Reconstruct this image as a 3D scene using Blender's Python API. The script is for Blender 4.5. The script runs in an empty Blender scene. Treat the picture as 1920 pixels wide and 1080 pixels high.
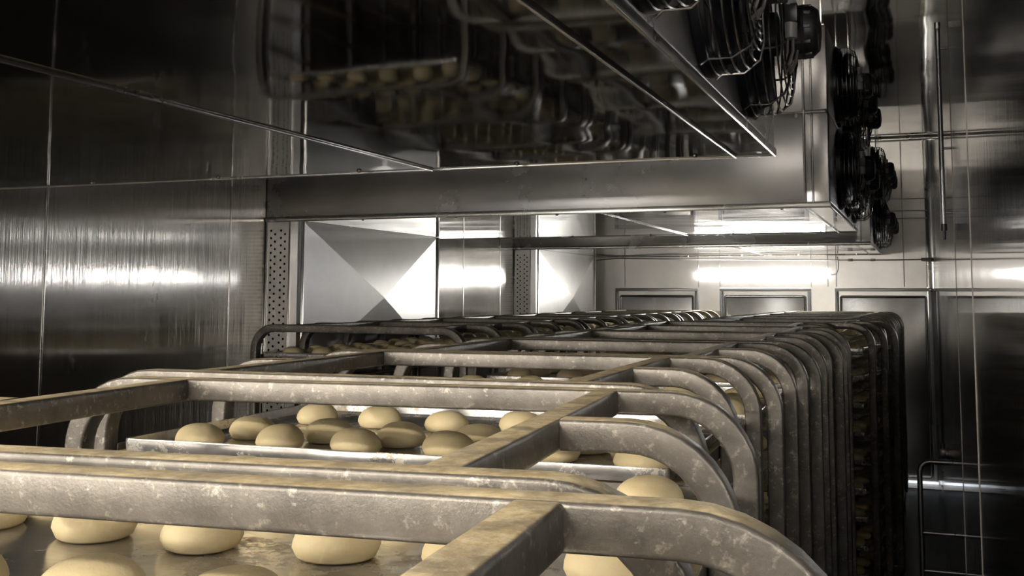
import bpy, bmesh, math, random
from mathutils import Vector, Matrix
random.seed(7)
PI = math.pi
SC = bpy.context.scene
COL = SC.collection

# ------------------------------------------------------------------ helpers
def link(o, parent=None):
    COL.objects.link(o)
    if parent is not None:
        o.parent = parent
    return o

def mesh_of(name, bm, mat, smooth=True, angle=40):
    me = bpy.data.meshes.new(name)
    bmesh.ops.recalc_face_normals(bm, faces=bm.faces[:])
    if smooth:
        for f in bm.faces:
            f.smooth = True
        for e in bm.edges:
            if len(e.link_faces) == 2 and e.calc_face_angle(0) > math.radians(angle):
                e.smooth = False
    bm.to_mesh(me)
    bm.free()
    mats = mat if isinstance(mat, (list, tuple)) else [mat]
    for m in mats:
        me.materials.append(m)
    return me

def obj(name, bm, mat, parent=None, smooth=True, angle=40):
    o = bpy.data.objects.new(name, mesh_of(name, bm, mat, smooth, angle))
    return link(o, parent)

def thing(name, label, cat, loc=(0, 0, 0), rz=0.0, group=None):
    o = bpy.data.objects.new(name, None)
    o.empty_display_size = .1
    o.location = loc
    o.rotation_euler = (0, 0, rz)
    return tag(link(o), label, cat, group)

def tag(o, label, cat, group=None):
    o['label'] = label
    o['category'] = cat
    if group:
        o['group'] = group
    return o

def struct(o):
    o['kind'] = 'structure'
    return o

def BM():
    return bmesh.new()

def add_box(bm, lo, hi, bev=0.0, seg=2, mi=0):
    c = [(a + b) / 2 for a, b in zip(lo, hi)]
    s = [abs(b - a) for a, b in zip(lo, hi)]
    r = bmesh.ops.create_cube(bm, size=1.0)
    vs = r['verts']
    for v in vs:
        v.co = Vector((c[0] + v.co.x * s[0], c[1] + v.co.y * s[1], c[2] + v.co.z * s[2]))
    fs = set(f for v in vs for f in v.link_faces)
    if bev > 0:
        es = list(set(e for v in vs for e in v.link_edges))
        r2 = bmesh.ops.bevel(bm, geom=es, offset=bev, segments=seg, profile=.5, affect='EDGES')
        fs = set(r2['faces']) | set(f for f in fs if f.is_valid)
    for f in fs:
        f.material_index = mi
    return bm

def add_cyl(bm, p0, p1, r0, r1=None, n=16, cap=True):
    p0, p1 = Vector(p0), Vector(p1)
    r1 = r0 if r1 is None else r1
    d = (p1 - p0)
    q = d.to_track_quat('Z', 'Y')
    a = [bm.verts.new(p0 + q @ Vector((r0 * math.cos(2 * PI * i / n), r0 * math.sin(2 * PI * i / n), 0))) for i in range(n)]
    b = [bm.verts.new(p1 + q @ Vector((r1 * math.cos(2 * PI * i / n), r1 * math.sin(2 * PI * i / n), 0))) for i in range(n)]
    for i in range(n):
        j = (i + 1) % n
        bm.faces.new((a[i], a[j], b[j], b[i]))
    if cap:
        bm.faces.new(a[::-1])
        bm.faces.new(b)
    return bm

def add_lathe(bm, prof, n=24, mat4=None):
    """prof: list of (radius, height) about Z."""
    M = mat4 or Matrix.Identity(4)
    rings = []
    for r, h in prof:
        if r < 1e-6:
            rings.append([bm.verts.new(M @ Vector((0, 0, h)))])
        else:
            rings.append([bm.verts.new(M @ Vector((r * math.cos(2 * PI * i / n), r * math.sin(2 * PI * i / n), h))) for i in range(n)])
    for a, b in zip(rings, rings[1:]):
        for i in range(n):
            j = (i + 1) % n
            if len(a) == 1 and len(b) == 1:
                continue
            if len(a) == 1:
                bm.faces.new((a[0], b[i], b[j]))
            elif len(b) == 1:
                bm.faces.new((a[i], a[j], b[0]))
            else:
                bm.faces.new((a[i], a[j], b[j], b[i]))
    return bm

def rrect(w, h, r, k=3):
    pts = []
    for cx, cy, a0 in ((w/2-r, h/2-r, 0), (-w/2+r, h/2-r, PI/2), (-w/2+r, -h/2+r, PI), (w/2-r, -h/2+r, 1.5*PI)):
        for i in range(k + 1):
            a = a0 + PI/2 * i / k
            pts.append((cx + r*math.cos(a), cy + r*math.sin(a)))
    return pts

def circ(r, n=10):
    return [(r*math.cos(2*PI*i/n), r*math.sin(2*PI*i/n)) for i in range(n)]

def sweep(bm, path, prof, side, closed=False, cap=True):
    """sweep profile (u along side vector, v along the third axis) along path; side is constant."""
    P = [Vector(p) for p in path]
    side = Vector(side).normalized()
    rings = []
    n = len(P)
    for i, p in enumerate(P):
        if closed:
            t = (P[(i+1) % n] - P[i-1]).normalized()
        else:
            a = P[max(i-1, 0)]
            b = P[min(i+1, n-1)]
            t = (b - a).normalized()
        s = (side - t * side.dot(t)).normalized()
        up = s.cross(t).normalized()
        rings.append([bm.verts.new(p + s*u + up*v) for u, v in prof])
    m = len(prof)
    pairs = list(zip(rings, rings[1:])) + ([(rings[-1], rings[0])] if closed else [])
    for a, b in pairs:
        for i in range(m):
            j = (i+1) % m
            bm.faces.new((a[i], a[j], b[j], b[i]))
    if cap and not closed:
        bm.faces.new(rings[0][::-1])
        bm.faces.new(rings[-1])
    return bm

def arc(cx, cz, r, a0, a1, k):
    return [(cx + r*math.cos(a0 + (a1-a0)*i/k), cz + r*math.sin(a0 + (a1-a0)*i/k)) for i in range(k+1)]

def tube(bm, path, r, n=8):
    P = [Vector(p) for p in path]
    q = None
    rings = []
    for i, p in enumerate(P):
        t = (P[min(i+1, len(P)-1)] - P[max(i-1, 0)]).normalized()
        if q is None:
            ref = Vector((0, 0, 1)) if abs(t.z) < .9 else Vector((1, 0, 0))
            u = t.cross(ref).normalized()
        else:
            u = (q - t*q.dot(t)).normalized()
        q = u
        w = t.cross(u)
        rings.append([bm.verts.new(p + u*r*math.cos(2*PI*k/n) + w*r*math.sin(2*PI*k/n)) for k in range(n)])
    for a, b in zip(rings, rings[1:]):
        for i in range(n):
            j = (i+1) % n
            bm.faces.new((a[i], a[j], b[j], b[i]))
    bm.faces.new(rings[0][::-1])
    bm.faces.new(rings[-1])
    return bm

def sheet(name, o, u, v, nu, nv, mat, parent=None):
    """flat grid with a UV map whose U runs along u (used for the brushed grain)."""
    bm = BM()
    o, u, v = Vector(o), Vector(u), Vector(v)
    uvl = bm.loops.layers.uv.new('UVMap')
    g = [[bm.verts.new(o + u*(i/nu) + v*(j/nv)) for i in range(nu+1)] for j in range(nv+1)]
    for j in range(nv):
        for i in range(nu):
            f = bm.faces.new((g[j][i], g[j][i+1], g[j+1][i+1], g[j+1][i]))
            for lp, (a, b) in zip(f.loops, ((i, j), (i+1, j), (i+1, j+1), (i, j+1))):
                lp[uvl].uv = (a/nu, b/nv)
    me = bpy.data.meshes.new(name)
    bm.to_mesh(me)
    bm.free()
    me.materials.append(mat)
    return link(bpy.data.objects.new(name, me), parent)

# ------------------------------------------------------------------ materials
class N:
    def __init__(self, name):
        m = bpy.data.materials.new(name)
        m.use_nodes = True
        self.m = m
        self.nt = m.node_tree
        self.b = self.nt.nodes['Principled BSDF']
        self.co = None
    def n(self, t, **kw):
        x = self.nt.nodes.new(t)
        for k, v in kw.items():
            setattr(x, k, v)
        return x
    def l(self, a, b):
        self.nt.links.new(a, b)
    def coord(self):
        if self.co is None:
            self.co = self.n('ShaderNodeTexCoord')
        return self.co.outputs['Object']
    def geo(self):
        return self.n('ShaderNodeNewGeometry')
    def mapped(self, scale, src=None):
        mp = self.n('ShaderNodeMapping')
        mp.inputs['Scale'].default_value = scale
        self.l(src or self.coord(), mp.inputs['Vector'])
        return mp.outputs['Vector']
    def noise(self, scale, detail=4, rough=.6, vec=None):
        x = self.n('ShaderNodeTexNoise')
        x.inputs['Scale'].default_value = scale
        x.inputs['Detail'].default_value = detail
        x.inputs['Roughness'].default_value = rough
        self.l(vec or self.coord(), x.inputs['Vector'])
        return x.outputs['Fac']
    def ramp(self, fac, stops):
        r = self.n('ShaderNodeValToRGB')
        e = r.color_ramp.elements
        while len(e) > 1:
            e.remove(e[-1])
        e[0].position, c = stops[0][0], stops[0][1]
        e[0].color = (c, c, c, 1) if not isinstance(c, tuple) else (*c, 1)
        for p, c in stops[1:]:
            k = e.new(p)
            k.color = (c, c, c, 1) if not isinstance(c, tuple) else (*c, 1)
        self.l(fac, r.inputs['Fac'])
        return r.outputs['Color']
    def mix(self, fac, a, b):
        x = self.n('ShaderNodeMix', data_type='RGBA')
        if isinstance(fac, (int, float)):
            x.inputs[0].default_value = fac
        else:
            self.l(fac, x.inputs[0])
        for s, i in ((a, 6), (b, 7)):
            if isinstance(s, tuple):
                x.inputs[i].default_value = (*s, 1)
            else:
                self.l(s, x.inputs[i])
        return x.outputs[2]
    def math(self, op, a, b=0.0, clamp=False):
        x = self.n('ShaderNodeMath', operation=op, use_clamp=clamp)
        for s, i in ((a, 0), (b, 1)):
            if isinstance(s, (int, float)):
                x.inputs[i].default_value = s
            else:
                self.l(s, x.inputs[i])
        return x.outputs[0]
    def set(self, **kw):
        for k, v in kw.items():
            i = self.b.inputs[k.replace('_', ' ')]
            if isinstance(v, (int, float)):
                i.default_value = v
            elif isinstance(v, tuple):
                i.default_value = (*v, 1)
            else:
                self.l(v, i)
    def bump(self, h, dist, strength=1.0):
        x = self.n('ShaderNodeBump')
        x.inputs['Distance'].default_value = dist
        x.inputs['Strength'].default_value = strength
        self.l(h, x.inputs['Height'])
        self.l(x.outputs['Normal'], self.b.inputs['Normal'])

def steel(name, base, rough, wav=0.0, wscale=(1, 1, 1), aniso=0.0, smudge=0.15, grain=0.0):
    k = N(name)
    c1 = tuple(x*.86 for x in base)
    sm = k.noise(3.0, 6, .65)
    k.set(Metallic=1.0, Base_Color=k.mix(k.ramp(sm, [(.35, 0.0), (.7, 1.0)]), c1, base),
          Roughness=k.math('ADD', rough, k.math('MULTIPLY', k.ramp(k.noise(2.2, 5, .6), [(.45, 0.0), (.75, 1.0)]), smudge*rough*4)))
    if aniso:
        t = k.n('ShaderNodeTangent', direction_type='UV_MAP', uv_map='UVMap')
        k.l(t.outputs[0], k.b.inputs['Tangent'])
        k.set(Anisotropic=aniso)
    if wav:
        k.bump(k.noise(1.0, 2, .4, k.mapped(wscale)), wav)
    if grain:
        # brushed lines: each fine upright line tips the surface a little along the sheet
        fine = k.n('ShaderNodeTexNoise')
        fine.inputs['Scale'].default_value = 1.0
        fine.inputs['Detail'].default_value = 2
        k.l(k.mapped((2200, 2200, 2.5)), fine.inputs['Vector'])
        amt = k.math('MULTIPLY', k.math('SUBTRACT', fine.outputs['Fac'], .5), grain)
        geo = k.geo()
        cr = k.n('ShaderNodeVectorMath', operation='CROSS_PRODUCT')
        k.l(geo.outputs['True Normal'], cr.inputs[0])
        cr.inputs[1].default_value = (0, 0, 1)
        sc = k.n('ShaderNodeVectorMath', operation='SCALE')
        k.l(cr.outputs[0], sc.inputs[0])
        k.l(amt, sc.inputs['Scale'])
        ad = k.n('ShaderNodeVectorMath', operation='ADD')
        src = k.b.inputs['Normal'].links[0].from_socket if k.b.inputs['Normal'].is_linked else geo.outputs['Normal']
        k.l(src, ad.inputs[0])
        k.l(sc.outputs[0], ad.inputs[1])
        nz = k.n('ShaderNodeVectorMath', operation='NORMALIZE')
        k.l(ad.outputs[0], nz.inputs[0])
        k.l(nz.outputs[0], k.b.inputs['Normal'])
    return k.m

M_wall_left = steel('brushed_steel_left', (.59, .575, .55), .12, .006, (.4, .35, 1.6), .6, .05, 1.5)
def smear_wall(m):
    nt = m.node_tree
    b = nt.nodes['Principled BSDF']
    def nd(t, **kw):
        x = nt.nodes.new(t)
        for a, v in kw.items():
            setattr(x, a, v)
        return x
    co = nd('ShaderNodeTexCoord')
    tot = None
    for (p, r) in (((-3.83, 4.62, .02), .20), ((-3.83, 4.60, -.22), .15), ((-3.83, 4.08, -.28), .12)):
        d = nd('ShaderNodeVectorMath', operation='DISTANCE')
        nt.links.new(co.outputs['Object'], d.inputs[0])
        d.inputs[1].default_value = p
        mr = nd('ShaderNodeMapRange')
        mr.inputs['From Min'].default_value = r
        mr.inputs['From Max'].default_value = r*.3
        nt.links.new(d.outputs['Value'], mr.inputs['Value'])
        if tot is None:
            tot = mr.outputs[0]
        else:
            a = nd('ShaderNodeMath', operation='MAXIMUM')
            nt.links.new(tot, a.inputs[0])
            nt.links.new(mr.outputs[0], a.inputs[1])
            tot = a.outputs[0]
    mp = nd('ShaderNodeMapping')
    mp.inputs['Scale'].default_value = (1, 30, 14)
    nt.links.new(co.outputs['Object'], mp.inputs['Vector'])
    nz = nd('ShaderNodeTexNoise')
    nz.inputs['Scale'].default_value = 1.0
    nz.inputs['Detail'].default_value = 6
    nt.links.new(mp.outputs[0], nz.inputs['Vector'])
    rp = nd('ShaderNodeMapRange')
    rp.inputs['From Min'].default_value = .52
    rp.inputs['From Max'].default_value = .62
    nt.links.new(nz.outputs['Fac'], rp.inputs['Value'])
    mu = nd('ShaderNodeMath', operation='MULTIPLY')
    nt.links.new(tot, mu.inputs[0])
    nt.links.new(rp.outputs[0], mu.inputs[1])
    m2 = nd('ShaderNodeMath', operation='MULTIPLY')
    nt.links.new(mu.outputs[0], m2.inputs[0])
    m2.inputs[1].default_value = .28
    iv = nd('ShaderNodeMath', operation='SUBTRACT')
    iv.inputs[0].default_value = 1.0
    nt.links.new(m2.outputs[0], iv.inputs[1])
    nt.links.new(iv.outputs[0], b.inputs['Metallic'])
smear_wall(M_wall_left)
M_wall_right = steel('brushed_steel_right', (.46, .47, .50), .05, .003, (.4, .4, 1.2), .4, .10, .10)
M_wall_back = steel('brushed_steel_back', (.62, .61, .595), .30, .008, (1.2, .5, 1.0), .3, .03, .10)
M_wall_front = steel('brushed_steel_front', (.66, .64, .60), .3, 0, (1, 1, 1), .4)
M_ceiling = steel('polished_steel_ceiling', (.50, .50, .50), .05, .020, (.9, .7, 1))
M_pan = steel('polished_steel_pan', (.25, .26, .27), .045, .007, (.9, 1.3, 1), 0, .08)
M_case = steel('satin_steel_case', (.86, .86, .87), .26, .006, (.8, .8, .8), 0, .03)
M_trim = steel('bright_steel_trim', (.74, .73, .70), .22)
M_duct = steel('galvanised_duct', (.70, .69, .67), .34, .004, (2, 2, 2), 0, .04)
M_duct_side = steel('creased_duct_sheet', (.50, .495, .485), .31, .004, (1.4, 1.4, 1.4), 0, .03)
M_frame_dark = steel('dull_steel_frame', (.42, .43, .45), .35, 0, (1, 1, 1), 0, .05)
M_panel = steel('pressed_door_panel', (.60, .60, .60), .17, 0, (1, 1, 1), 0, .03)

def rack_steel():
    k = N('rack_steel')
    n1 = k.noise(9, 8, .7)
    n2 = k.noise(60, 5, .7)
    col = k.mix(k.ramp(n1, [(.35, 0.0), (.65, 1.0)]), (.095, .088, .078), (.205, .19, .168))
    col = k.mix(k.ramp(n2, [(.56, 0.0), (.72, 1.0)]), col, (.42, .39, .34))
    sp = k.noise(150, 3, .6)
    col = k.mix(k.math('MULTIPLY', k.ramp(sp, [(.66, 0.0), (.72, 1.0)]), k.ramp(k.noise(5, 3), [(.5, 0.0), (.65, 1.0)])), col, (.12, .10, .08))
    # flour and crumbs settled on upward faces
    g = k.geo()
    sx = k.n('ShaderNodeSeparateXYZ')
    k.l(g.outputs['Normal'], sx.inputs[0])
    up = k.ramp(sx.outputs['Z'], [(.80, 0.0), (.96, 1.0)])
    dust = k.math('MULTIPLY', up, k.ramp(k.noise(14, 8, .75), [(.30, .25), (.62, 1.0)]))
    fl = k.mix(k.ramp(k.noise(45, 6, .75), [(.4, 0.0), (.65, 1.0)]), (.40, .31, .16), (.66, .56, .36))
    k.set(Base_Color=k.mix(dust, col, fl), Metallic=k.math('SUBTRACT', .60, k.math('MULTIPLY', dust, .60)),
          Roughness=k.math('ADD', .40, k.math('MULTIPLY', dust, .4)))
    k.bump(k.math('ADD', k.noise(260, 4, .7), k.math('MULTIPLY', k.noise(30, 5, .6), .5)), .0006, .6)
    return k.m
M_rack = rack_steel()

def tray_steel():
    k = N('baking_tray_steel')
    st = k.ramp(k.noise(4.5, 9, .72), [(.50, 0.0), (.62, 1.0)])
    g = k.noise(30, 6, .7, k.mapped((1, 4, 1)))
    base = k.mix(k.ramp(g, [(.35, 0.0), (.7, 1.0)]), (.42, .415, .41), (.60, .59, .575))
    fl = k.ramp(k.noise(22, 8, .8), [(.45, 0.0), (.6, 1.0)])
    amt = k.math('MULTIPLY', st, fl)
    k.set(Base_Color=k.mix(amt, base, (.46, .37, .21)), Metallic=k.math('SUBTRACT', .80, k.math('MULTIPLY', amt, .7)),
          Roughness=k.math('ADD', .20, k.math('MULTIPLY', amt, .5)))
    k.bump(k.noise(5, 3, .5), .002)
    return k.m
M_tray = tray_steel()

def dough_mat():
    k = N('raw_dough')
    n = k.noise(14, 5, .6)
    k.set(Base_Color=k.mix(k.ramp(n, [(.3, 0.0), (.7, 1.0)]), (.74, .61, .35), (.81, .69, .43)), Roughness=.55,
          Subsurface_Weight=.15, Subsurface_Scale=.01, Specular_IOR_Level=.35)
    k.b.inputs['Subsurface Radius'].default_value = (1, .6, .3)
    k.bump(k.math('ADD', k.noise(28, 4, .6), k.math('MULTIPLY', k.noise(120, 3), .25)), .0022)
    return k.m
M_dough = dough_mat()

def plain(name, col, rough=.5, metal=0.0, emit=0.0, ecol=None, bump=0):
    k = N(name)
    n = k.noise(12, 4)
    k.set(Base_Color=k.mix(k.ramp(n, [(.3, 0.0), (.7, 1.0)]), tuple(c*.85 for c in col), col), Roughness=rough, Metallic=metal)
    if emit:
        k.set(Emission_Color=ecol or col, Emission_Strength=emit)
    if bump:
        k.bump(k.noise(40, 4), bump)
    return k.m
M_black = plain('black_fan_blade', (.010, .011, .016), .35)
M_wire = plain('guard_wire', (.45, .45, .46), .22, 1.0)
M_motor = plain('motor_housing', (.030, .030, .034), .4, .3)
M_cap = plain('grey_capacitor', (.30, .30, .30), .4)
M_cable = plain('grey_cable', (.16, .15, .14), .6)
M_floor = plain('wet_dark_floor', (.030, .036, .060), .25, 0, bump=.001)  # blue tint puts the aisle's bluish shadows into the floor colour
M_white = plain('white_plastic', (.7, .7, .7), .4)
M_tube_cool = plain('lit_tube_cool', (1, 1, 1), .4, 0, 74.0, (1.0, .97, .91))
M_tube_warm = plain('lit_tube_warm', (1, 1, 1), .4, 0, 165.0, (1.0, .91, .78))
M_tube_high = plain('lit_tube_high', (1, 1, 1), .4, 0, 190.0, (1.0, .91, .79))
M_tube_low = plain('lit_tube_low', (1, 1, 1), .4, 0, 110.0, (1.0, .93, .83))
M_rubber = plain('caster_rubber', (.03, .03, .03), .6)
M_gap = plain('daylight_gap', (1, 1, 1), .5, 0, .8, (.85, .92, 1.0))
M_dark = plain('duct_inside_shade', (.02, .02, .02), .8)  # shade inside the ducts, put into the colour

# ------------------------------------------------------------------ room
XL, XR, YF, YB, ZF, ZC = -3.83, .10, -2.6, 12.4, -2.0, 1.74
struct(sheet('floor', (XL, YF, ZF), (XR-XL, 0, 0), (0, YB-YF, 0), 4, 8, M_floor))
struct(sheet('ceiling', (XL, YB, ZC), (XR-XL, 0, 0), (0, YF-YB, 0), 4, 8, M_ceiling))
struct(sheet('wall_left', (XL, YF, ZF), (0, YB-YF, 0), (0, 0, ZC-ZF), 8, 4, M_wall_left))
struct(sheet('wall_right', (XR, YB, ZF), (0, YF-YB, 0), (0, 0, ZC-ZF), 8, 4, M_wall_right))
struct(sheet('wall_back', (XL, YB, ZF), (XR-XL, 0, 0), (0, 0, ZC-ZF), 4, 4, M_wall_back))
struct(sheet('wall_front', (XR, YF, ZF), (XL-XR, 0, 0), (0, 0, ZC-ZF), 4, 4, M_wall_front))

TRIM = [0]
def trim(lo, hi, mat, bev=.003):
    TRIM[0] += 1
    return struct(obj('trim_%d' % TRIM[0], add_box(BM(), lo, hi, bev), mat))
# sheet joints on the left wall
for y in (1.6, 3.86, 5.28, 8.7, 9.58):
    trim((XL-.004, y-.006, ZF), (XL+.003, y+.006, ZC), M_trim, .002)
# joints on the right wall
for y in (2.7, 4.1):
    trim((XR-.0015, y-.003, ZF), (XR+.004, y+.003, ZC), M_cable, 0)
# far corner covers
def cove(x, y, sx, name_mat):
    bm = BM()
    pts = [(x, y)] + [(x + sx*(.085 - .085*math.sin(PI/2*i/6)), y - .085 + .085*math.cos(PI/2*i/6) - .0) for i in range(7)]
    pts = [(x + sx*.09*(1-math.sin(a)), y - .09*(1-math.cos(a))) for a in [PI/2*i/8 for i in range(9)]]
    lo = [bm.verts.new((p[0], p[1], ZF)) for p in pts]
    hi = [bm.verts.new((p[0], p[1], ZC)) for p in pts]
    for i in range(8):
        bm.faces.new((lo[i], lo[i+1], hi[i+1], hi[i]))
    TRIM[0] += 1
    return struct(obj('trim_%d' % TRIM[0], bm, name_mat))
cove(XR, YB, -1, M_trim)
cove(XL, YB, 1, M_trim)
# joints of the far wall
for x in (-3.35, -2.47, -2.22, -1.2, -1.02, -.93, -.22, .012):
    trim((x-.005, YB-.004, .10), (x+.005, YB+.004, ZC), M_frame_dark, .001)
for z in (1.06, .93, .845):
    trim((XL, YB-.004, z-.006), (XR, YB+.004, z+.006), M_frame_dark, .001)
bm = BM()
add_cyl(bm, (XL, YB-.022, ZC-.022), (XR, YB-.022, ZC-.022), .022, None, 20)
TRIM[0] += 1
struct(obj('trim_%d' % TRIM[0], bm, M_trim))

# pressed door panels along the far wall
def far_door(n, x0, x1):
    bm = BM()
    t, zt, zb = .035, .085, ZF+.05
    add_box(bm, (x0, YB-.05, zt-t), (x1, YB-.001, zt), .006)
    add_box(bm, (x0, YB-.05, zb), (x0+t, YB-.001, zt-t-.001), .006)
    add_box(bm, (x1-t, YB-.05, zb), (x1, YB-.001, zt-t-.001), .006)
    d = struct(obj('door_%d' % n, bm, M_frame_dark))
    bm = BM()
    add_box(bm, (x0+t+.015, YB-.045, zb+.02), (x1-t-.015, YB-.004, zt-t-.045), .03, 5)
    obj('pressed_panel', bm, M_panel, d)
far_door(1, -3.46, -2.47)
far_door(2, -2.22, -1.205)
far_door(3, -.945, .055)
# light leaking in under the far door
g = obj('door_gap', add_box(BM(), (-.62, YB-.02, ZF+.012), (.06, YB-.004, ZF+.034), 0), M_gap)
struct(g)
struct(obj('door_sill', add_box(BM(), (-.95, YB-.30, ZF), (.09, YB-.022, ZF+.01), .004), M_white))

# ------------------------------------------------------------------ evaporator fan units
FAN_R = .215
def fan_parts(unit, y, z, x0):
    fan = bpy.data.objects.new('fan', None)
    link(fan, unit)
    fan.location = (x0, y, z)
    RX = Matrix.Rotation(PI/2, 4, 'Y')          # lathe axis -> +X
    bm = BM()                                    # shroud ring
    add_lathe(bm, [(FAN_R+.012, 0), (FAN_R+.012, .012), (FAN_R-.002, .03), (FAN_R-.012, .03), (FAN_R-.012, 0)], 32, RX)
    obj('shroud', bm, M_black, fan)
    bm = BM()                                    # wire guard: rings stepping outwards, spokes
    prof = [(FAN_R+.004, .020), (FAN_R+.004, .045), (FAN_R+.002, .068), (FAN_R-.006, .088), (FAN_R-.022, .103), (FAN_R-.044, .112)]
    r = FAN_R-.064
    while r > .075:
        prof.append((r, .116))
        r -= .016
    for rr, h in prof:
        path = [(h, rr*math.cos(2*PI*i/40), rr*math.sin(2*PI*i/40)) for i in range(40)]
        sweep(bm, path, circ(.0026, 5), (1, 0, 0), closed=True)
    for a in range(8):
        t = 2*PI*a/8 + .39
        pts = [(h, rr*math.cos(t), rr*math.sin(t)) for rr, h in ((FAN_R+.02, .004), (FAN_R+.007, .02), (FAN_R+.007, .07), (FAN_R-.02, .107), (FAN_R-.064, .119), (.06, .119))]
        tube(bm, pts, .0032, 6)
    obj('wire_guard', bm, M_wire, fan)
    bm = BM()                                    # blades
    for a in range(5):
        t0 = 2*PI*a/5
        rows = []
        for i in range(5):
            rr = .05 + (FAN_R-.065)*i/4
            row = []
            for j in range(4):
                t = t0 + (j/3-.5)*(1.0-.08*i)
                row.append(bm.verts.new((.04 + (j/3-.5)*.05, rr*math.cos(t), rr*math.sin(t))))
            rows.append(row)
        for i in range(4):
            for j in range(3):
                bm.faces.new((rows[i][j], rows[i][j+1], rows[i+1][j+1], rows[i+1][j]))
    add_cyl(bm, (.005, 0, 0), (.085, 0, 0), .06, None, 20)
    b = obj('blade_rotor', bm, M_black, fan)
    md = b.modifiers.new('thick', 'SOLIDIFY')
    md.thickness = .003
    bm = BM()                                    # motor with end bell and ribs
    add_lathe(bm, [(0, .10), (.055, .10), (.066, .112), (.070, .118), (.070, .150), (.074, .151), (.074, .158), (.070, .159), (.068, .178), (.056, .192), (.02, .198), (0, .198)], 24, RX)
    for a in range(10):
        t = 2*PI*a/10
        c, s = math.cos(t), math.sin(t)
        add_box(bm, (.118, .066*c-.006, .066*s-.006), (.176, .066*c+.006, .066*s+.006), .002)
    add_box(bm, (.108, -.125, .0), (.150, -.062, .05), .004)       # terminal block
    obj('motor', bm, M_motor, fan)
    bm = BM()                                    # capacitor clipped beside the motor
    add_cyl(bm, (.128, -.105, -.04), (.128, -.105, .055), .019, None, 18)
    add_cyl(bm, (.128, -.105, .055), (.128, -.105, .085), .017, None, 18)
    obj('capacitor', bm, M_cap, fan)
    bm = BM()
    add_cyl(bm, (.128, -.105, .026), (.128, -.105, .048), .0198, None, 18)
    obj('clamp', bm, M_trim, fan)
    bm = BM()
    for dx in (-.007, .007):
        tube(bm, [(.128+dx, -.105, -.04), (.128+dx, -.107, -.075), (.118+dx, -.112, -.11), (.12+dx, -.10, -.13), (.135, -.07, -.10), (.14, -.045, -.06)], .0042, 6)
    obj('motor_wire', bm, M_cable, fan)
    return fan

UNIT_X0, UNIT_X1, SEAM_X, ZB, ZM, ZT = XL+.004, -.44, -.566, .46, .948, 1.40
def fan_unit(y0, y1, label):
    L = y1-y0
    u = thing('fan_unit', label, 'air cooler', (UNIT_X1, y0, ZB), 0, 'ceiling air coolers')
    def lx(x): return x-UNIT_X1
    H, HM = ZT-ZB, ZM-ZB
    bm = BM()
    add_box(bm, (lx(UNIT_X0), .004, .012), (lx(SEAM_X)-.004, L-.004, HM-.003), .004)
    add_box(bm, (lx(UNIT_X0), .004, HM+.003), (lx(SEAM_X)-.004, L-.004, H), .004)
    add_box(bm, (lx(UNIT_X0)+.02, .02, .02), (-.02, L-.02, H-.02), 0)
    obj('casing', bm, M_case, u)
    bm = BM()                                     # end plate that carries the fans, with its rounded posts
    for z0, z1 in ((.012, HM-.003), (HM+.003, H)):
        add_box(bm, (lx(SEAM_X), .002, z0), (-.001, L-.002, z1), .010, 3)
        for yy in (-.004, L-.010):
            add_box(bm, (lx(SEAM_X)+.034, yy, z0), (lx(SEAM_X)+.046, yy+.014, z1), .005, 3)
    obj('fan_plate', bm, M_case, u)
    bm = BM()                                     # underside drip pan in three sheets
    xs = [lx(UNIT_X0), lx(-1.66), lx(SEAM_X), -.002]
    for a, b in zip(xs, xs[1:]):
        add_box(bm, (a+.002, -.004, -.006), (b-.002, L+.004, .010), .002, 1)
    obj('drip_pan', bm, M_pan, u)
    bm = BM()                                     # turned-down bright edges of the pan
    add_box(bm, (lx(UNIT_X0), -.012, -.012), (0, -.003, .018), .003)
    add_box(bm, (lx(UNIT_X0), L+.003, -.012), (0, L+.012, .018), .003)
    add_box(bm, (-.006, -.010, -.012), (.003, L+.010, .012), .003)
    for x in (-1.66, SEAM_X):
        add_box(bm, (lx(x)-.0035, -.004, -.014), (lx(x)+.0035, L+.004, -.004), .002)
    obj('pan_edge', bm, M_trim, u)
    for k in range(5):                            # pan screws
        for yy, xx in ((L-.05, -.25-.62*k), (.05, -.25-.62*k)):
            bm = BM()
            add_lathe(bm, [(.010, -.006), (.009, -.010), (.005, -.013), (0, -.014)], 10, Matrix.Translation((xx, yy, 0)))
            obj('screw', bm, M_trim, u)
    for yy in (.01, L-.05):                       # hanger brackets on top
        for xx in (lx(SEAM_X)+.012, -.03):
            bm = BM()
            add_box(bm, (xx-.018, yy, H-.002), (xx+.018, yy+.04, H+.012), .003)
            add_box(bm, (xx-.006, yy+.015, H+.012), (xx+.006, yy+.027, ZC-ZB), .003)
            obj('hanger_bracket', bm, M_trim, u)
    n = 3
    for i in range(n):
        for z in (HM*.5+.005, HM+(H-HM)*.5+.005):
            fan_parts(u, .61+.59*i, z, 0.0)
    return u
fan_unit(1.13, 3.48, 'nearest steel air cooler overhead, its polished underside filling the top left')
fan_unit(5.635, 7.94, 'second steel air cooler hung behind the nearest one, its front face in view')
fan_unit(9.94, 12.25, 'farthest and smallest steel air cooler hung just before the far wall')

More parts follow.
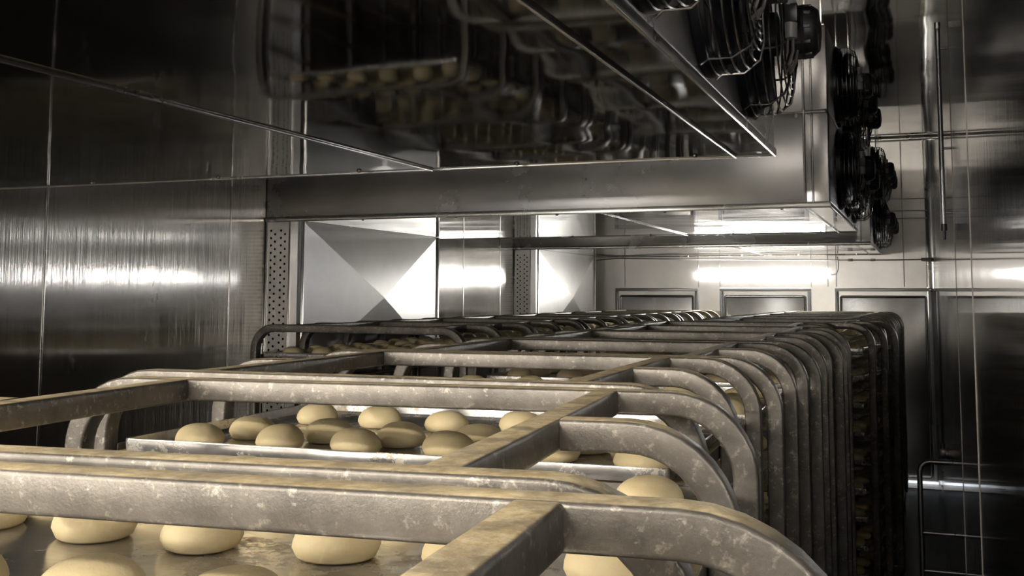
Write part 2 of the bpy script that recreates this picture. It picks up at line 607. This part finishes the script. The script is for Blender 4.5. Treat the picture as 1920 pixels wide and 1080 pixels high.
# ------------------------------------------------------------------ wall ducts below the coolers
def air_duct(y0, y1, label):
    d = thing('air_duct', label, 'air duct', (XL+.004, y0, ZF), 0, 'air ducts on the left wall')
    top = ZB-.0068-ZF
    L = y1-y0
    W, T = .17, .235
    bm = BM()                                      # perforated sheet facing the room's near end
    cell, rad, seg = .046, .0078, 12
    cols = [(.020, .048, 0.0), (.048, .078, .5), (.092, .120, 0.0), (.120, .150, .5)]
    z1 = top-.035
    zlow = 1.25
    def quad(x0, x1, z0, z1_):
        if x1-x0 > 1e-5 and z1_-z0 > 1e-5:
            bm.faces.new([bm.verts.new(p) for p in ((x0, 0, z0), (x1, 0, z0), (x1, 0, z1_), (x0, 0, z1_))])
    quad(0, W, z1, top)
    quad(0, W, 0, zlow)
    for a, b in ((0, .020), (.078, .092), (.150, W)):
        quad(a, b, zlow, z1)
    for xa, xb, off in cols:
        z = z1-off*cell
        if off:
            quad(xa, xb, z, z1)
        while z-cell > zlow:
            cx, cz = (xa+xb)/2, z-cell/2
            ring = []
            box = []
            for i in range(seg):
                t = 2*PI*i/seg + PI/seg
                c, s = math.cos(t), math.sin(t)
                ring.append(bm.verts.new((cx+rad*c, 0, cz+rad*s)))
                hx, hz = (xb-xa)/2, cell/2
                k = min(hx/abs(c) if abs(c) > 1e-6 else 9, hz/abs(s) if abs(s) > 1e-6 else 9)
                box.append(bm.verts.new((cx+k*c, 0, cz+k*s)))
            for i in range(seg):
                j = (i+1) % seg
                bm.faces.new((ring[i], ring[j], box[j], box[i]))
            for sx, sz in ((1, 1), (-1, 1), (-1, -1), (1, -1)):     # fill the cell corners
                corner = Vector((cx+sx*(xb-xa)/2, 0, cz+sz*cell/2))
                a = [v for v in box if abs(v.co.x-corner.x) < 1e-5 and (v.co.z-cz)*sz > 0]
                b = [v for v in box if abs(v.co.z-corner.z) < 1e-5 and (v.co.x-cx)*sx > 0]
                if a and b:
                    va = max(a, key=lambda v: (v.co.z-cz)*sz)
                    vb = max(b, key=lambda v: (v.co.x-cx)*sx)
                    bm.faces.new((bm.verts.new(corner), va, vb))
            z -= cell
        quad(xa, xb, zlow, z)
    o = obj('perforated_panel', bm, M_duct, d, smooth=False)
    md = o.modifiers.new('thick', 'SOLIDIFY')
    md.thickness = .0015
    obj('interior_shade_box', add_box(BM(), (.004, .05, .01), (W-.004, L-.02, top-.01), 0), M_dark, d)  # near-black box, its colour stands in for shade behind the holes
    bm = BM()
    add_box(bm, (W-.003, -.010, 0), (W+.004, .05, top), .002)
    add_box(bm, (-.001, -.010, 0), (.008, .05, top), .002)
    obj('edge_strip', bm, M_trim, d)
    bm = BM()                                      # smooth splayed corner piece
    pts = [(W+.004, .0), (W+.055, .004), (T-.006, .018), (T, .045)]
    lo = [bm.verts.new((x, y, 0)) for x, y in pts]
    hi = [bm.verts.new((x, y, top)) for x, y in pts]
    for i in range(3):
        bm.faces.new((lo[i], lo[i+1], hi[i+1], hi[i]))
    obj('corner_trim', bm, M_case, d)
    zt, hh = top-.0005, .95
    for k in range(2):                             # cross-broken side sheets
        z1_, z0_ = zt-hh*k, max(zt-hh*(k+1)+.004, 0)
        bm = BM()
        nn = 10
        def P(a, b):
            e = min(a, 1-a, b, 1-b)*2
            return bm.verts.new((T + .055*e, .045+(L-.06)*a, z0_+(z1_-z0_)*b))
        c = P(.5, .5)
        q = [P(0, 0), P(1, 0), P(1, 1), P(0, 1)]
        for i in range(4):
            bm.faces.new((q[i], q[(i+1) % 4], c))
        bmesh.ops.subdivide_edges(bm, edges=bm.edges[:], cuts=3, use_grid_fill=True)
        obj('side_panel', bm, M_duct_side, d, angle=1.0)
    bm = BM()
    add_box(bm, (T-.01, L-.028, 0), (T+.012, L, top), .004)
    add_box(bm, (T-.006, .038, 0), (T+.008, .052, top), .003)
    add_box(bm, (.0, L-.012, 0), (T-.011, L, top), .0)
    obj('side_edge', bm, M_trim, d)
    return d
air_duct(5.645, 7.66, 'nearer perforated air duct with creased side panel on the left wall')
air_duct(9.952, 11.95, 'farther perforated air duct with creased side panel on the left wall')

# ------------------------------------------------------------------ lamps, cable, wall fittings
def lamp(name, loc, rz, length, label, mat):
    t = thing(name, label, 'light', loc, rz)
    bm = BM()
    add_box(bm, (-length/2, -.03, -.045), (length/2, 0, .045), .008)
    obj('housing', bm, M_white, t)
    bm = BM()
    k = 12
    prof = [(-.03-.055*math.sin(PI*i/k), .047*math.cos(PI*i/k)) for i in range(k+1)]
    a = [bm.verts.new((-length/2+.01, p[0], p[1])) for p in prof]
    b = [bm.verts.new((length/2-.01, p[0], p[1])) for p in prof]
    for i in range(k):
        bm.faces.new((a[i], a[i+1], b[i+1], b[i]))
    bm.faces.new(a)
    bm.faces.new(b[::-1])
    obj('diffuser', bm, mat, t)
    return t
lt = lamp('wall_lamp', (-1.765, YB-.002, .236), 0, 1.47, 'bright white tube light fixed across the far wall above the racks', M_tube_cool)
bm = BM()
tube(bm, [(.735, -.03, .0), (.80, -.02, 0.0), (.835, -.012, .01), (.855, -.01, .05), (.86, -.01, .12), (.855, -.01, .2)], .006, 8)
obj('power_cord', bm, M_cable, lt)
lamp('wall_lamp', (-2.7, YF+.002, .236), PI, 1.47, 'warm tube light across the wall behind the camera', M_tube_low)
lamp('wall_lamp', (XL+.002, -.85, 1.1), PI/2, 1.47, 'warm tube light along the left wall behind the camera', M_tube_warm)

lamp('wall_lamp', (-1.5, YF+.002, 1.45), PI, 1.47, 'warm tube light high on the wall behind the camera', M_tube_high)

c = thing('wall_cable', 'thin grey cable running level along the far wall above the tube light', 'cable', (-3.7, YB, .43))
bm = BM()
tube(bm, [(0, -.02, -.01), (.1, -.02, .0), (.28, -.02, .01), (.5, -.02, .006), (1.2, -.02, -.01), (2.0, -.02, -.022), (2.8, -.02, -.034), (3.4, -.02, -.038), (3.72, -.02, -.034)], .007, 8)
obj('cable_run', bm, M_cable, c)
bm = BM()
add_cyl(bm, (3.66, -.02, -.035), (3.76, -.024, -.040), .018, .022, 12)
obj('gland', bm, M_cable, c)
for x in (2.9, 3.14):
    obj('cable_clip', add_box(BM(), (x, -.034, -.05), (x+.05, -.004, -.02), .004), M_cable, c)

# thin vertical pipe held off the right wall
p = thing('wall_mounted_pipe', 'thin upright steel pipe held off the right wall by short brackets', 'pipe', (.072, 4.5, .22))
bm = BM()
add_cyl(bm, (0, 0, .06), (0, 0, .84), .0095, None, 12)
obj('pipe_body', bm, M_frame_dark, p)
bm = BM()
add_cyl(bm, (0, 0, .035), (0, 0, .062), .012, None, 12)
add_cyl(bm, (0, 0, 0), (0, 0, .036), .006, .0065, 12)
obj('nozzle', bm, M_motor, p)
for z in (.105, .36, .76):
    bm = BM()
    add_cyl(bm, (0, 0, z), (.0275, 0, z), .005, None, 10)
    obj('bracket', bm, M_frame_dark, p)
bm = BM()
add_cyl(bm, (0, 0, .84), (0, 0, .865), .012, None, 12)
obj('end_cap', bm, M_trim, p)

# guard frame on the lower right wall
gf = thing('wall_guard_frame', 'dark tubular guard frame standing by the right wall low in the aisle', 'guard rail', (-.06, 6.0, ZF))
bm = BM()
sweep(bm, [(0, 0, 0), (0, 0, 1.10)] + [(.05-.05*math.cos(a), 0, 1.10+.05*math.sin(a)) for a in (PI/6, PI/3, PI/2)] + [(.158, 0, 1.15)], circ(.014, 10), (0, 1, 0))
obj('upright', bm, M_frame_dark, gf)
for z in (.40, .60, .79):
    bm = BM()
    add_cyl(bm, (0, 0, z), (.158, 0, z), .011, None, 10)
    obj('rung', bm, M_frame_dark, gf)
v = thing('wall_valve', 'small steel valve on the right wall above the guard frame', 'valve', (XR, 7.6, -1.02))
bm = BM()
add_box(bm, (-.05, -.03, -.03), (-.006, .03, .03), .008)
add_cyl(bm, (-.03, 0, .03), (-.03, 0, .065), .014, None, 12)
obj('valve_body', bm, M_trim, v)
bm = BM()
add_cyl(bm, (-.01, 0, 0), (0, 0, 0), .04, None, 16)
obj('wall_plate', bm, M_trim, v)
bm = BM()
tube(bm, [(-.03, 0, .06), (-.03, 0, .5), (-.03, 0, 1.05)], .010, 8)
obj('riser', bm, M_frame_dark, v)

# ------------------------------------------------------------------ bakery racks
HWX, RAILX, FY, TW, TH = .685-.0225, .425, .4525, .045, .042
RTOP = -.165
ZTUBE = RTOP-TH/2
BEND = .125
BASEZ = -1.87
LEVELS = [-.345-.172*k for k in range(9)]
PROF = rrect(TW, TH, .0055, 3)

def bent(x_from, sgn, y):
    """path from x_from outwards, round the bend and down to the base."""
    pts = [(x_from, y, ZTUBE)]
    cx = sgn*(HWX-BEND)
    pts.append((sgn*(HWX-BEND-.03), y, ZTUBE))
    for i in range(10):
        a = PI/2*i/9
        pts.append((cx+sgn*BEND*math.sin(a), y, ZTUBE-BEND+BEND*math.cos(a)))
    pts += [(sgn*HWX, y, -.6), (sgn*HWX, y, -1.2), (sgn*HWX, y, BASEZ)]
    return pts

def make_rack(name):
    t = thing(name, 'x', 'bakery rack')
    o0 = RTOP*0
    for y in (-FY, FY):
        bm = BM()
        left = bent(0, -1, y)[::-1]
        right = bent(0, 1, y)
        sweep(bm, left[:-1] + [(-.2, y, ZTUBE), (.2, y, ZTUBE)] + right[1:], PROF, (0, 1, 0))
        obj('end_frame', bm, M_rack, t)
    for s in (-1, 1):
        bm = BM()
        y = FY-TW/2-.0005
        sweep(bm, [(s*RAILX, -y, ZTUBE-.0008), (s*RAILX, -y/3, ZTUBE-.0008), (s*RAILX, y/3, ZTUBE-.0008), (s*RAILX, y, ZTUBE-.0008)], PROF, (1, 0, 0))
        obj('top_rail', bm, M_rack, t)
        bm = BM()
        sweep(bm, bent(s*(RAILX+TW/2+.0005), s, 0), PROF, (0, 1, 0))
        obj('side_post', bm, M_rack, t)
        for z in LEVELS:
            bm = BM()
            x = s*(HWX-TW/2-.001)
            add_box(bm, (min(x, x-s*.003), -.44, z-.018), (max(x, x-s*.003), .44, z+.012), .001, 1)
            add_box(bm, (min(x-s*.003, x-s*.045), -.44, z-.006), (max(x-s*.003, x-s*.045), .44, z-.0035), .001, 1)
            obj('tray_runner', bm, M_rack, t)
    bm = BM()
    for s in (-1, 1):
        add_box(bm, (s*HWX-TW/2, -FY+TW/2+.001, BASEZ), (s*HWX+TW/2, FY-TW/2-.001, BASEZ+.04), .004)
        add_box(bm, (-HWX+TW/2+.001, s*FY-TW/2, BASEZ), (HWX-TW/2-.001, s*FY+TW/2, BASEZ+.04), .004)
    obj('base_frame', bm, M_rack, t)
    for sx in (-1, 1):
        for sy in (-1, 1):
            bm = BM()
            x, y = sx*(HWX-.02), sy*(FY-.02)
            add_box(bm, (x-.03, y-.03, BASEZ-.008), (x+.03, y+.03, BASEZ-.0005), .002)
            for q in (-1, 1):
                add_box(bm, (x+q*.022-.002, y-.02, BASEZ-.075), (x+q*.022+.002, y+.02, BASEZ-.008), .001)
            c = obj('caster', bm, M_trim, t)
            bm = BM()
            add_cyl(bm, (x-.016, y, ZF+.0455), (x+.016, y, ZF+.0455), .045, None, 20)
            obj('wheel', bm, M_rubber, c)
    return t

def copy_tree(o, parent=None):
    c = o.copy()
    COL.objects.link(c)
    c.parent = parent
    for ch in list(o.children):
        copy_tree(ch, c)
    return c

ORD = ['first', 'second', 'third', 'fourth', 'fifth', 'sixth', 'seventh', 'eighth', 'ninth', 'tenth', 'eleventh', 'twelfth']
MAIN = [(-.685, .364, 5), (-.91, 1.35, 5.5), (-1.08, 2.41, 2), (-1.06, 3.385, 1.5), (-1.06, 4.46, 2), (-1.05, 5.47, 1.5),
        (-1.15, 6.43, 2), (-.925, 7.53, -7), (-.97, 8.60, -4), (-.95, 9.60, -1.5), (-.93, 10.58, 0), (-.91, 11.55, .5)]
SIDE = [(-2.83, 5.52, -4), (-2.84, 6.55, -1), (-2.83, 7.56, 0), (-2.82, 8.56, 1), (-2.83, 9.56, 0), (-2.82, 10.55, 0), (-2.82, 11.55, 0)]
proto = make_rack('bakery_rack')
racks = []
for i, (x, y, a) in enumerate(MAIN):
    r = proto if i == 0 else copy_tree(proto)
    r.location = (x, y, 0)
    r.rotation_euler = (0, 0, math.radians(a))
    r['group'] = 'bakery racks in the main row'
    r['label'] = ('flour-dusted steel bakery rack nearest the camera in the main row' if i == 0 else
                  'farthest steel bakery rack of the main row, by the far wall' if i == 11 else
                  'flour-dusted steel bakery rack, %s from the camera in the main row' % ORD[i])
    racks.append(r)
for i, (x, y, a) in enumerate(SIDE):
    r = copy_tree(proto)
    r.location = (x, y, 0)
    r.rotation_euler = (0, 0, math.radians(a))
    r['group'] = 'bakery racks beside the left wall'
    r['label'] = ('steel bakery rack at the near end of the row beside the left wall' if i == 0 else
                  'farthest steel bakery rack of the row beside the left wall' if i == 6 else
                  'steel bakery rack, %s from the camera in the row beside the left wall' % ORD[i])
    racks.append(r)

# ------------------------------------------------------------------ baking trays
TWX, TLY, TLIP = 1.224, .868, .026
def make_tray():
    bm = BM()
    rings = []
    def ring(dx, z, rad):
        w, l = TWX/2-dx, TLY/2-dx
        pts = []
        for cx, cy, a0 in ((w-rad, l-rad, 0), (-w+rad, l-rad, PI/2), (-w+rad, -l+rad, PI), (w-rad, -l+rad, 1.5*PI)):
            for i in range(5):
                a = a0+PI/2*i/4
                pts.append(bm.verts.new((cx+rad*math.cos(a), cy+rad*math.sin(a), z)))
        rings.append(pts)
    ring(.002, -.002, .012)          # outside
    ring(.0, TLIP-.003, .014)
    ring(.0015, TLIP, .013)
    ring(.0045, TLIP-.001, .011)
    ring(.006, .003, .010)
    ring(.012, .0, .008)
    for a, b in zip(rings, rings[1:]):
        n = len(a)
        for i in range(n):
            j = (i+1) % n
            bm.faces.new((a[i], a[j], b[j], b[i]))
    bm.faces.new(rings[-1])
    bm.faces.new(rings[0][::-1])
    return obj('baking_tray', bm, M_tray)
tray0 = [None]
def place_tray(rack_i, side, lvl, label, group):
    rx, ry, ra = (MAIN+SIDE)[rack_i]
    a = math.radians(ra)
    lx, ly = 0.0, -.02+random.uniform(-.003, .003)
    if tray0[0] is None:
        o = tray0[0] = make_tray()
    else:
        o = tray0[0].copy()
        COL.objects.link(o)
    o.location = (rx+lx*math.cos(a)-ly*math.sin(a), ry+lx*math.sin(a)+ly*math.cos(a), LEVELS[lvl])
    o.rotation_euler = (0, 0, a)
    tag(o, label, 'tray', group)
    return o
def rowname(i):
    return ('%s rack of the main row' % ORD[i]) if i < 12 else ('%s rack by the left wall' % ORD[i-12])
for i in range(19):
    place_tray(i, 1, 0, 'steel baking tray on the top shelf, %s' % rowname(i), 'baking trays on the top shelves')
for i in range(1, 12):
    for k in range(1, 9):
        if i == 1 and k > 3:
            continue
        place_tray(i, 1, k, 'steel baking tray on the %s shelf from the top, %s' % (ORD[k], rowname(i)), 'baking trays on the lower shelves')

# ------------------------------------------------------------------ dough
def dough_mesh(k):
    rnd = random.Random(k)
    bm = BM()
    R, H = .0590, .054
    prof = [(0, 0.0), (R*.55, 0.0), (R*.80, .0008), (R*.90, .004)]
    for i in range(9):
        a = PI/2*i/8
        prof.append((R*math.cos(a)**.82 if i < 8 else 0, .015+(H-.015)*math.sin(a)))
    prof[4] = (R, .016)
    add_lathe(bm, prof, 28)
    ax, ph, am = rnd.uniform(.95, 1.05), rnd.uniform(0, 6.28), rnd.uniform(.0, .05)
    ph2 = rnd.uniform(0, 6.28)
    for v in bm.verts:
        t = math.atan2(v.co.y, v.co.x)
        f = 1+am*math.cos(2*(t-ph))+.018*math.cos(3*(t-ph2))
        v.co.x *= f*ax
        v.co.y *= f/ax
        v.co.z *= 1+.05*math.cos(t-ph2)*math.hypot(v.co.x, v.co.y)/R
    return mesh_of('dough_ball', bm, M_dough, True, 80)
DM = [dough_mesh(k) for k in range(6)]

COLS = [-.500, -.305, -.110, .110, .305, .505]
ROWS = [-.31, -.10, .115, .325]
R2 = [[(-.42, -.38), (-.21, -.385), (-.030, -.385), (.14, -.375), (.33, -.385), (.50, -.38)],
      [(-.445, -.075), (-.246, -.093), (-.065, -.105), (.135, -.103), (.314, -.109), (.508, -.126)],
      [(-.46, .12), (-.26, .115), (-.07, .12), (.125, .11), (.32, .12), (.50, .105)],
      [(-.45, .33), (-.26, .335), (-.07, .325), (.12, .335), (.30, .33), (.485, .333)]]
R3 = [[(-.509, -.33), (-.313, -.309), (-.129, -.300), (.082, -.279), (.311, -.254), (.525, -.316)],
      [(-.474, -.167), (-.268, -.167), (-.080, -.171), (.095, -.120), (.345, -.120), (.51, -.17)],
      [(-.475, .143), (-.283, .131), (-.085, .113), (.098, .160), (.31, .12), (.50, .13)]]
dough_n = [0]
mass = []
def world(i, lx, ly, z):
    rx, ry, ra = (MAIN+SIDE)[i]
    a = math.radians(ra)
    return (rx+lx*math.cos(a)-ly*math.sin(a), ry+lx*math.sin(a)+ly*math.cos(a), z)
def place_dough(i, lx, ly, lvl, label, group):
    loc = world(i, lx, ly, LEVELS[lvl]+.0004)
    m = random.choice(DM)
    rz = random.uniform(0, 6.28)
    s = random.uniform(.93, 1.01)
    if label is None:
        mass.append((m, loc, rz, s))
        return
    o = link(bpy.data.objects.new('dough_ball', m))
    o.location = loc
    o.rotation_euler = (0, 0, rz)
    o.scale = (s, s, s*random.uniform(.95, 1.06))
    tag(o, label, 'dough', group)
    dough_n[0] += 1
for i in range(19):
    grid = R2 if i == 1 else R3 if i == 2 else None
    named = (1 <= i <= 7) or i in (12,)
    for r in range(4):
        for c in range(6):
            if grid:
                if r >= len(grid):
                    continue
                lx, ly = grid[r][c]
                lx += .03 if i == 1 else .02
                ly -= 0 if i == 1 else .01
            else:
                lx, ly = COLS[c]+random.uniform(-.014, .014), ROWS[r]+random.uniform(-.016, .016)
            lx = max(-.535, min(.535, lx))
            lab = None
            if named:
                lab = 'pale dough ball, row %s, %s from left, top shelf, %s' % (['one', 'two', 'three', 'four'][r], ORD[c], rowname(i).replace('of the main row', 'of main row'))
            place_dough(i, lx, ly, 0, lab, 'dough balls on the top shelves')
for i in range(2, 12):
    for k in range(1, 9):
        for r in range(4):
            lx, ly = .505+random.uniform(-.012, .012), ROWS[r]+random.uniform(-.016, .016)
            named = 2 <= i <= 7 and k <= 4
            lab = None
            if named:
                lab = 'dough ball, %s from front, aisle edge, %s shelf, %s' % (ORD[r], ORD[k], rowname(i).replace('of the main row', 'of main row'))
            place_dough(i, lx, ly, k, lab, 'dough balls along the aisle edge')
            if i < 8 and k < 5:
                place_dough(i, lx-.2, ly, k, None, None)
# the many remaining far dough balls as one mass
bm = BM()
tmp = {}
for m, loc, rz, s in mass:
    M4 = Matrix.Translation(loc) @ Matrix.Rotation(rz, 4, 'Z') @ Matrix.Scale(s, 4)
    n0 = len(bm.verts)
    bm.from_mesh(m)
    bm.verts.ensure_lookup_table()
    for q in range(n0, len(bm.verts)):
        bm.verts[q].co = M4 @ bm.verts[q].co
for f in bm.faces:
    f.smooth = True
me = bpy.data.meshes.new('distant_dough')
bm.to_mesh(me)
bm.free()
me.materials.append(M_dough)
dm = link(bpy.data.objects.new('distant_dough', me))
dm['kind'] = 'stuff'
tag(dm, 'small pale dough balls crowding the trays of the farther racks', 'dough')
print('named dough', dough_n[0], 'mass', len(mass))

# ------------------------------------------------------------------ camera
F, YAW, PIT, ROL, CYP = 2000.0, .3694, .0900, .0025, 372.77
cam = bpy.data.cameras.new('camera')
cam.sensor_fit = 'HORIZONTAL'
cam.sensor_width = 36.0
cam.lens = F/1920*36
cam.shift_x = 0.0
cam.shift_y = -(540-CYP)/1920
cam.clip_start = .02
cam.clip_end = 60
fw = Vector((-math.sin(YAW)*math.cos(PIT), math.cos(YAW)*math.cos(PIT), math.sin(PIT)))
rt = Vector((math.cos(YAW), math.sin(YAW), 0))
up = rt.cross(fw)
c_, s_ = math.cos(ROL), math.sin(ROL)
rt2, up2 = c_*rt+s_*up, -s_*rt+c_*up
mw = Matrix((rt2, up2, -fw)).transposed().to_4x4()
co = bpy.data.objects.new('camera', cam)
co.matrix_world = mw
link(co)
SC.camera = co

w = bpy.data.worlds.new('dim_room')
w.use_nodes = True
w.node_tree.nodes['Background'].inputs[0].default_value = (.02, .025, .04, 1)
w.node_tree.nodes['Background'].inputs[1].default_value = 1.0
SC.world = w
SC.view_settings.view_transform = 'Standard'
SC.view_settings.look = 'None'
SC.view_settings.exposure = 0.6
SC.view_settings.gamma = 1.0
SC.view_settings.use_curve_mapping = False
cy = SC.cycles
cy.use_denoising = True
cy.max_bounces = 10
cy.glossy_bounces = 8
cy.diffuse_bounces = 4
cy.caustics_reflective = True
cy.sample_clamp_indirect = 6.0
cy.blur_glossy = .5
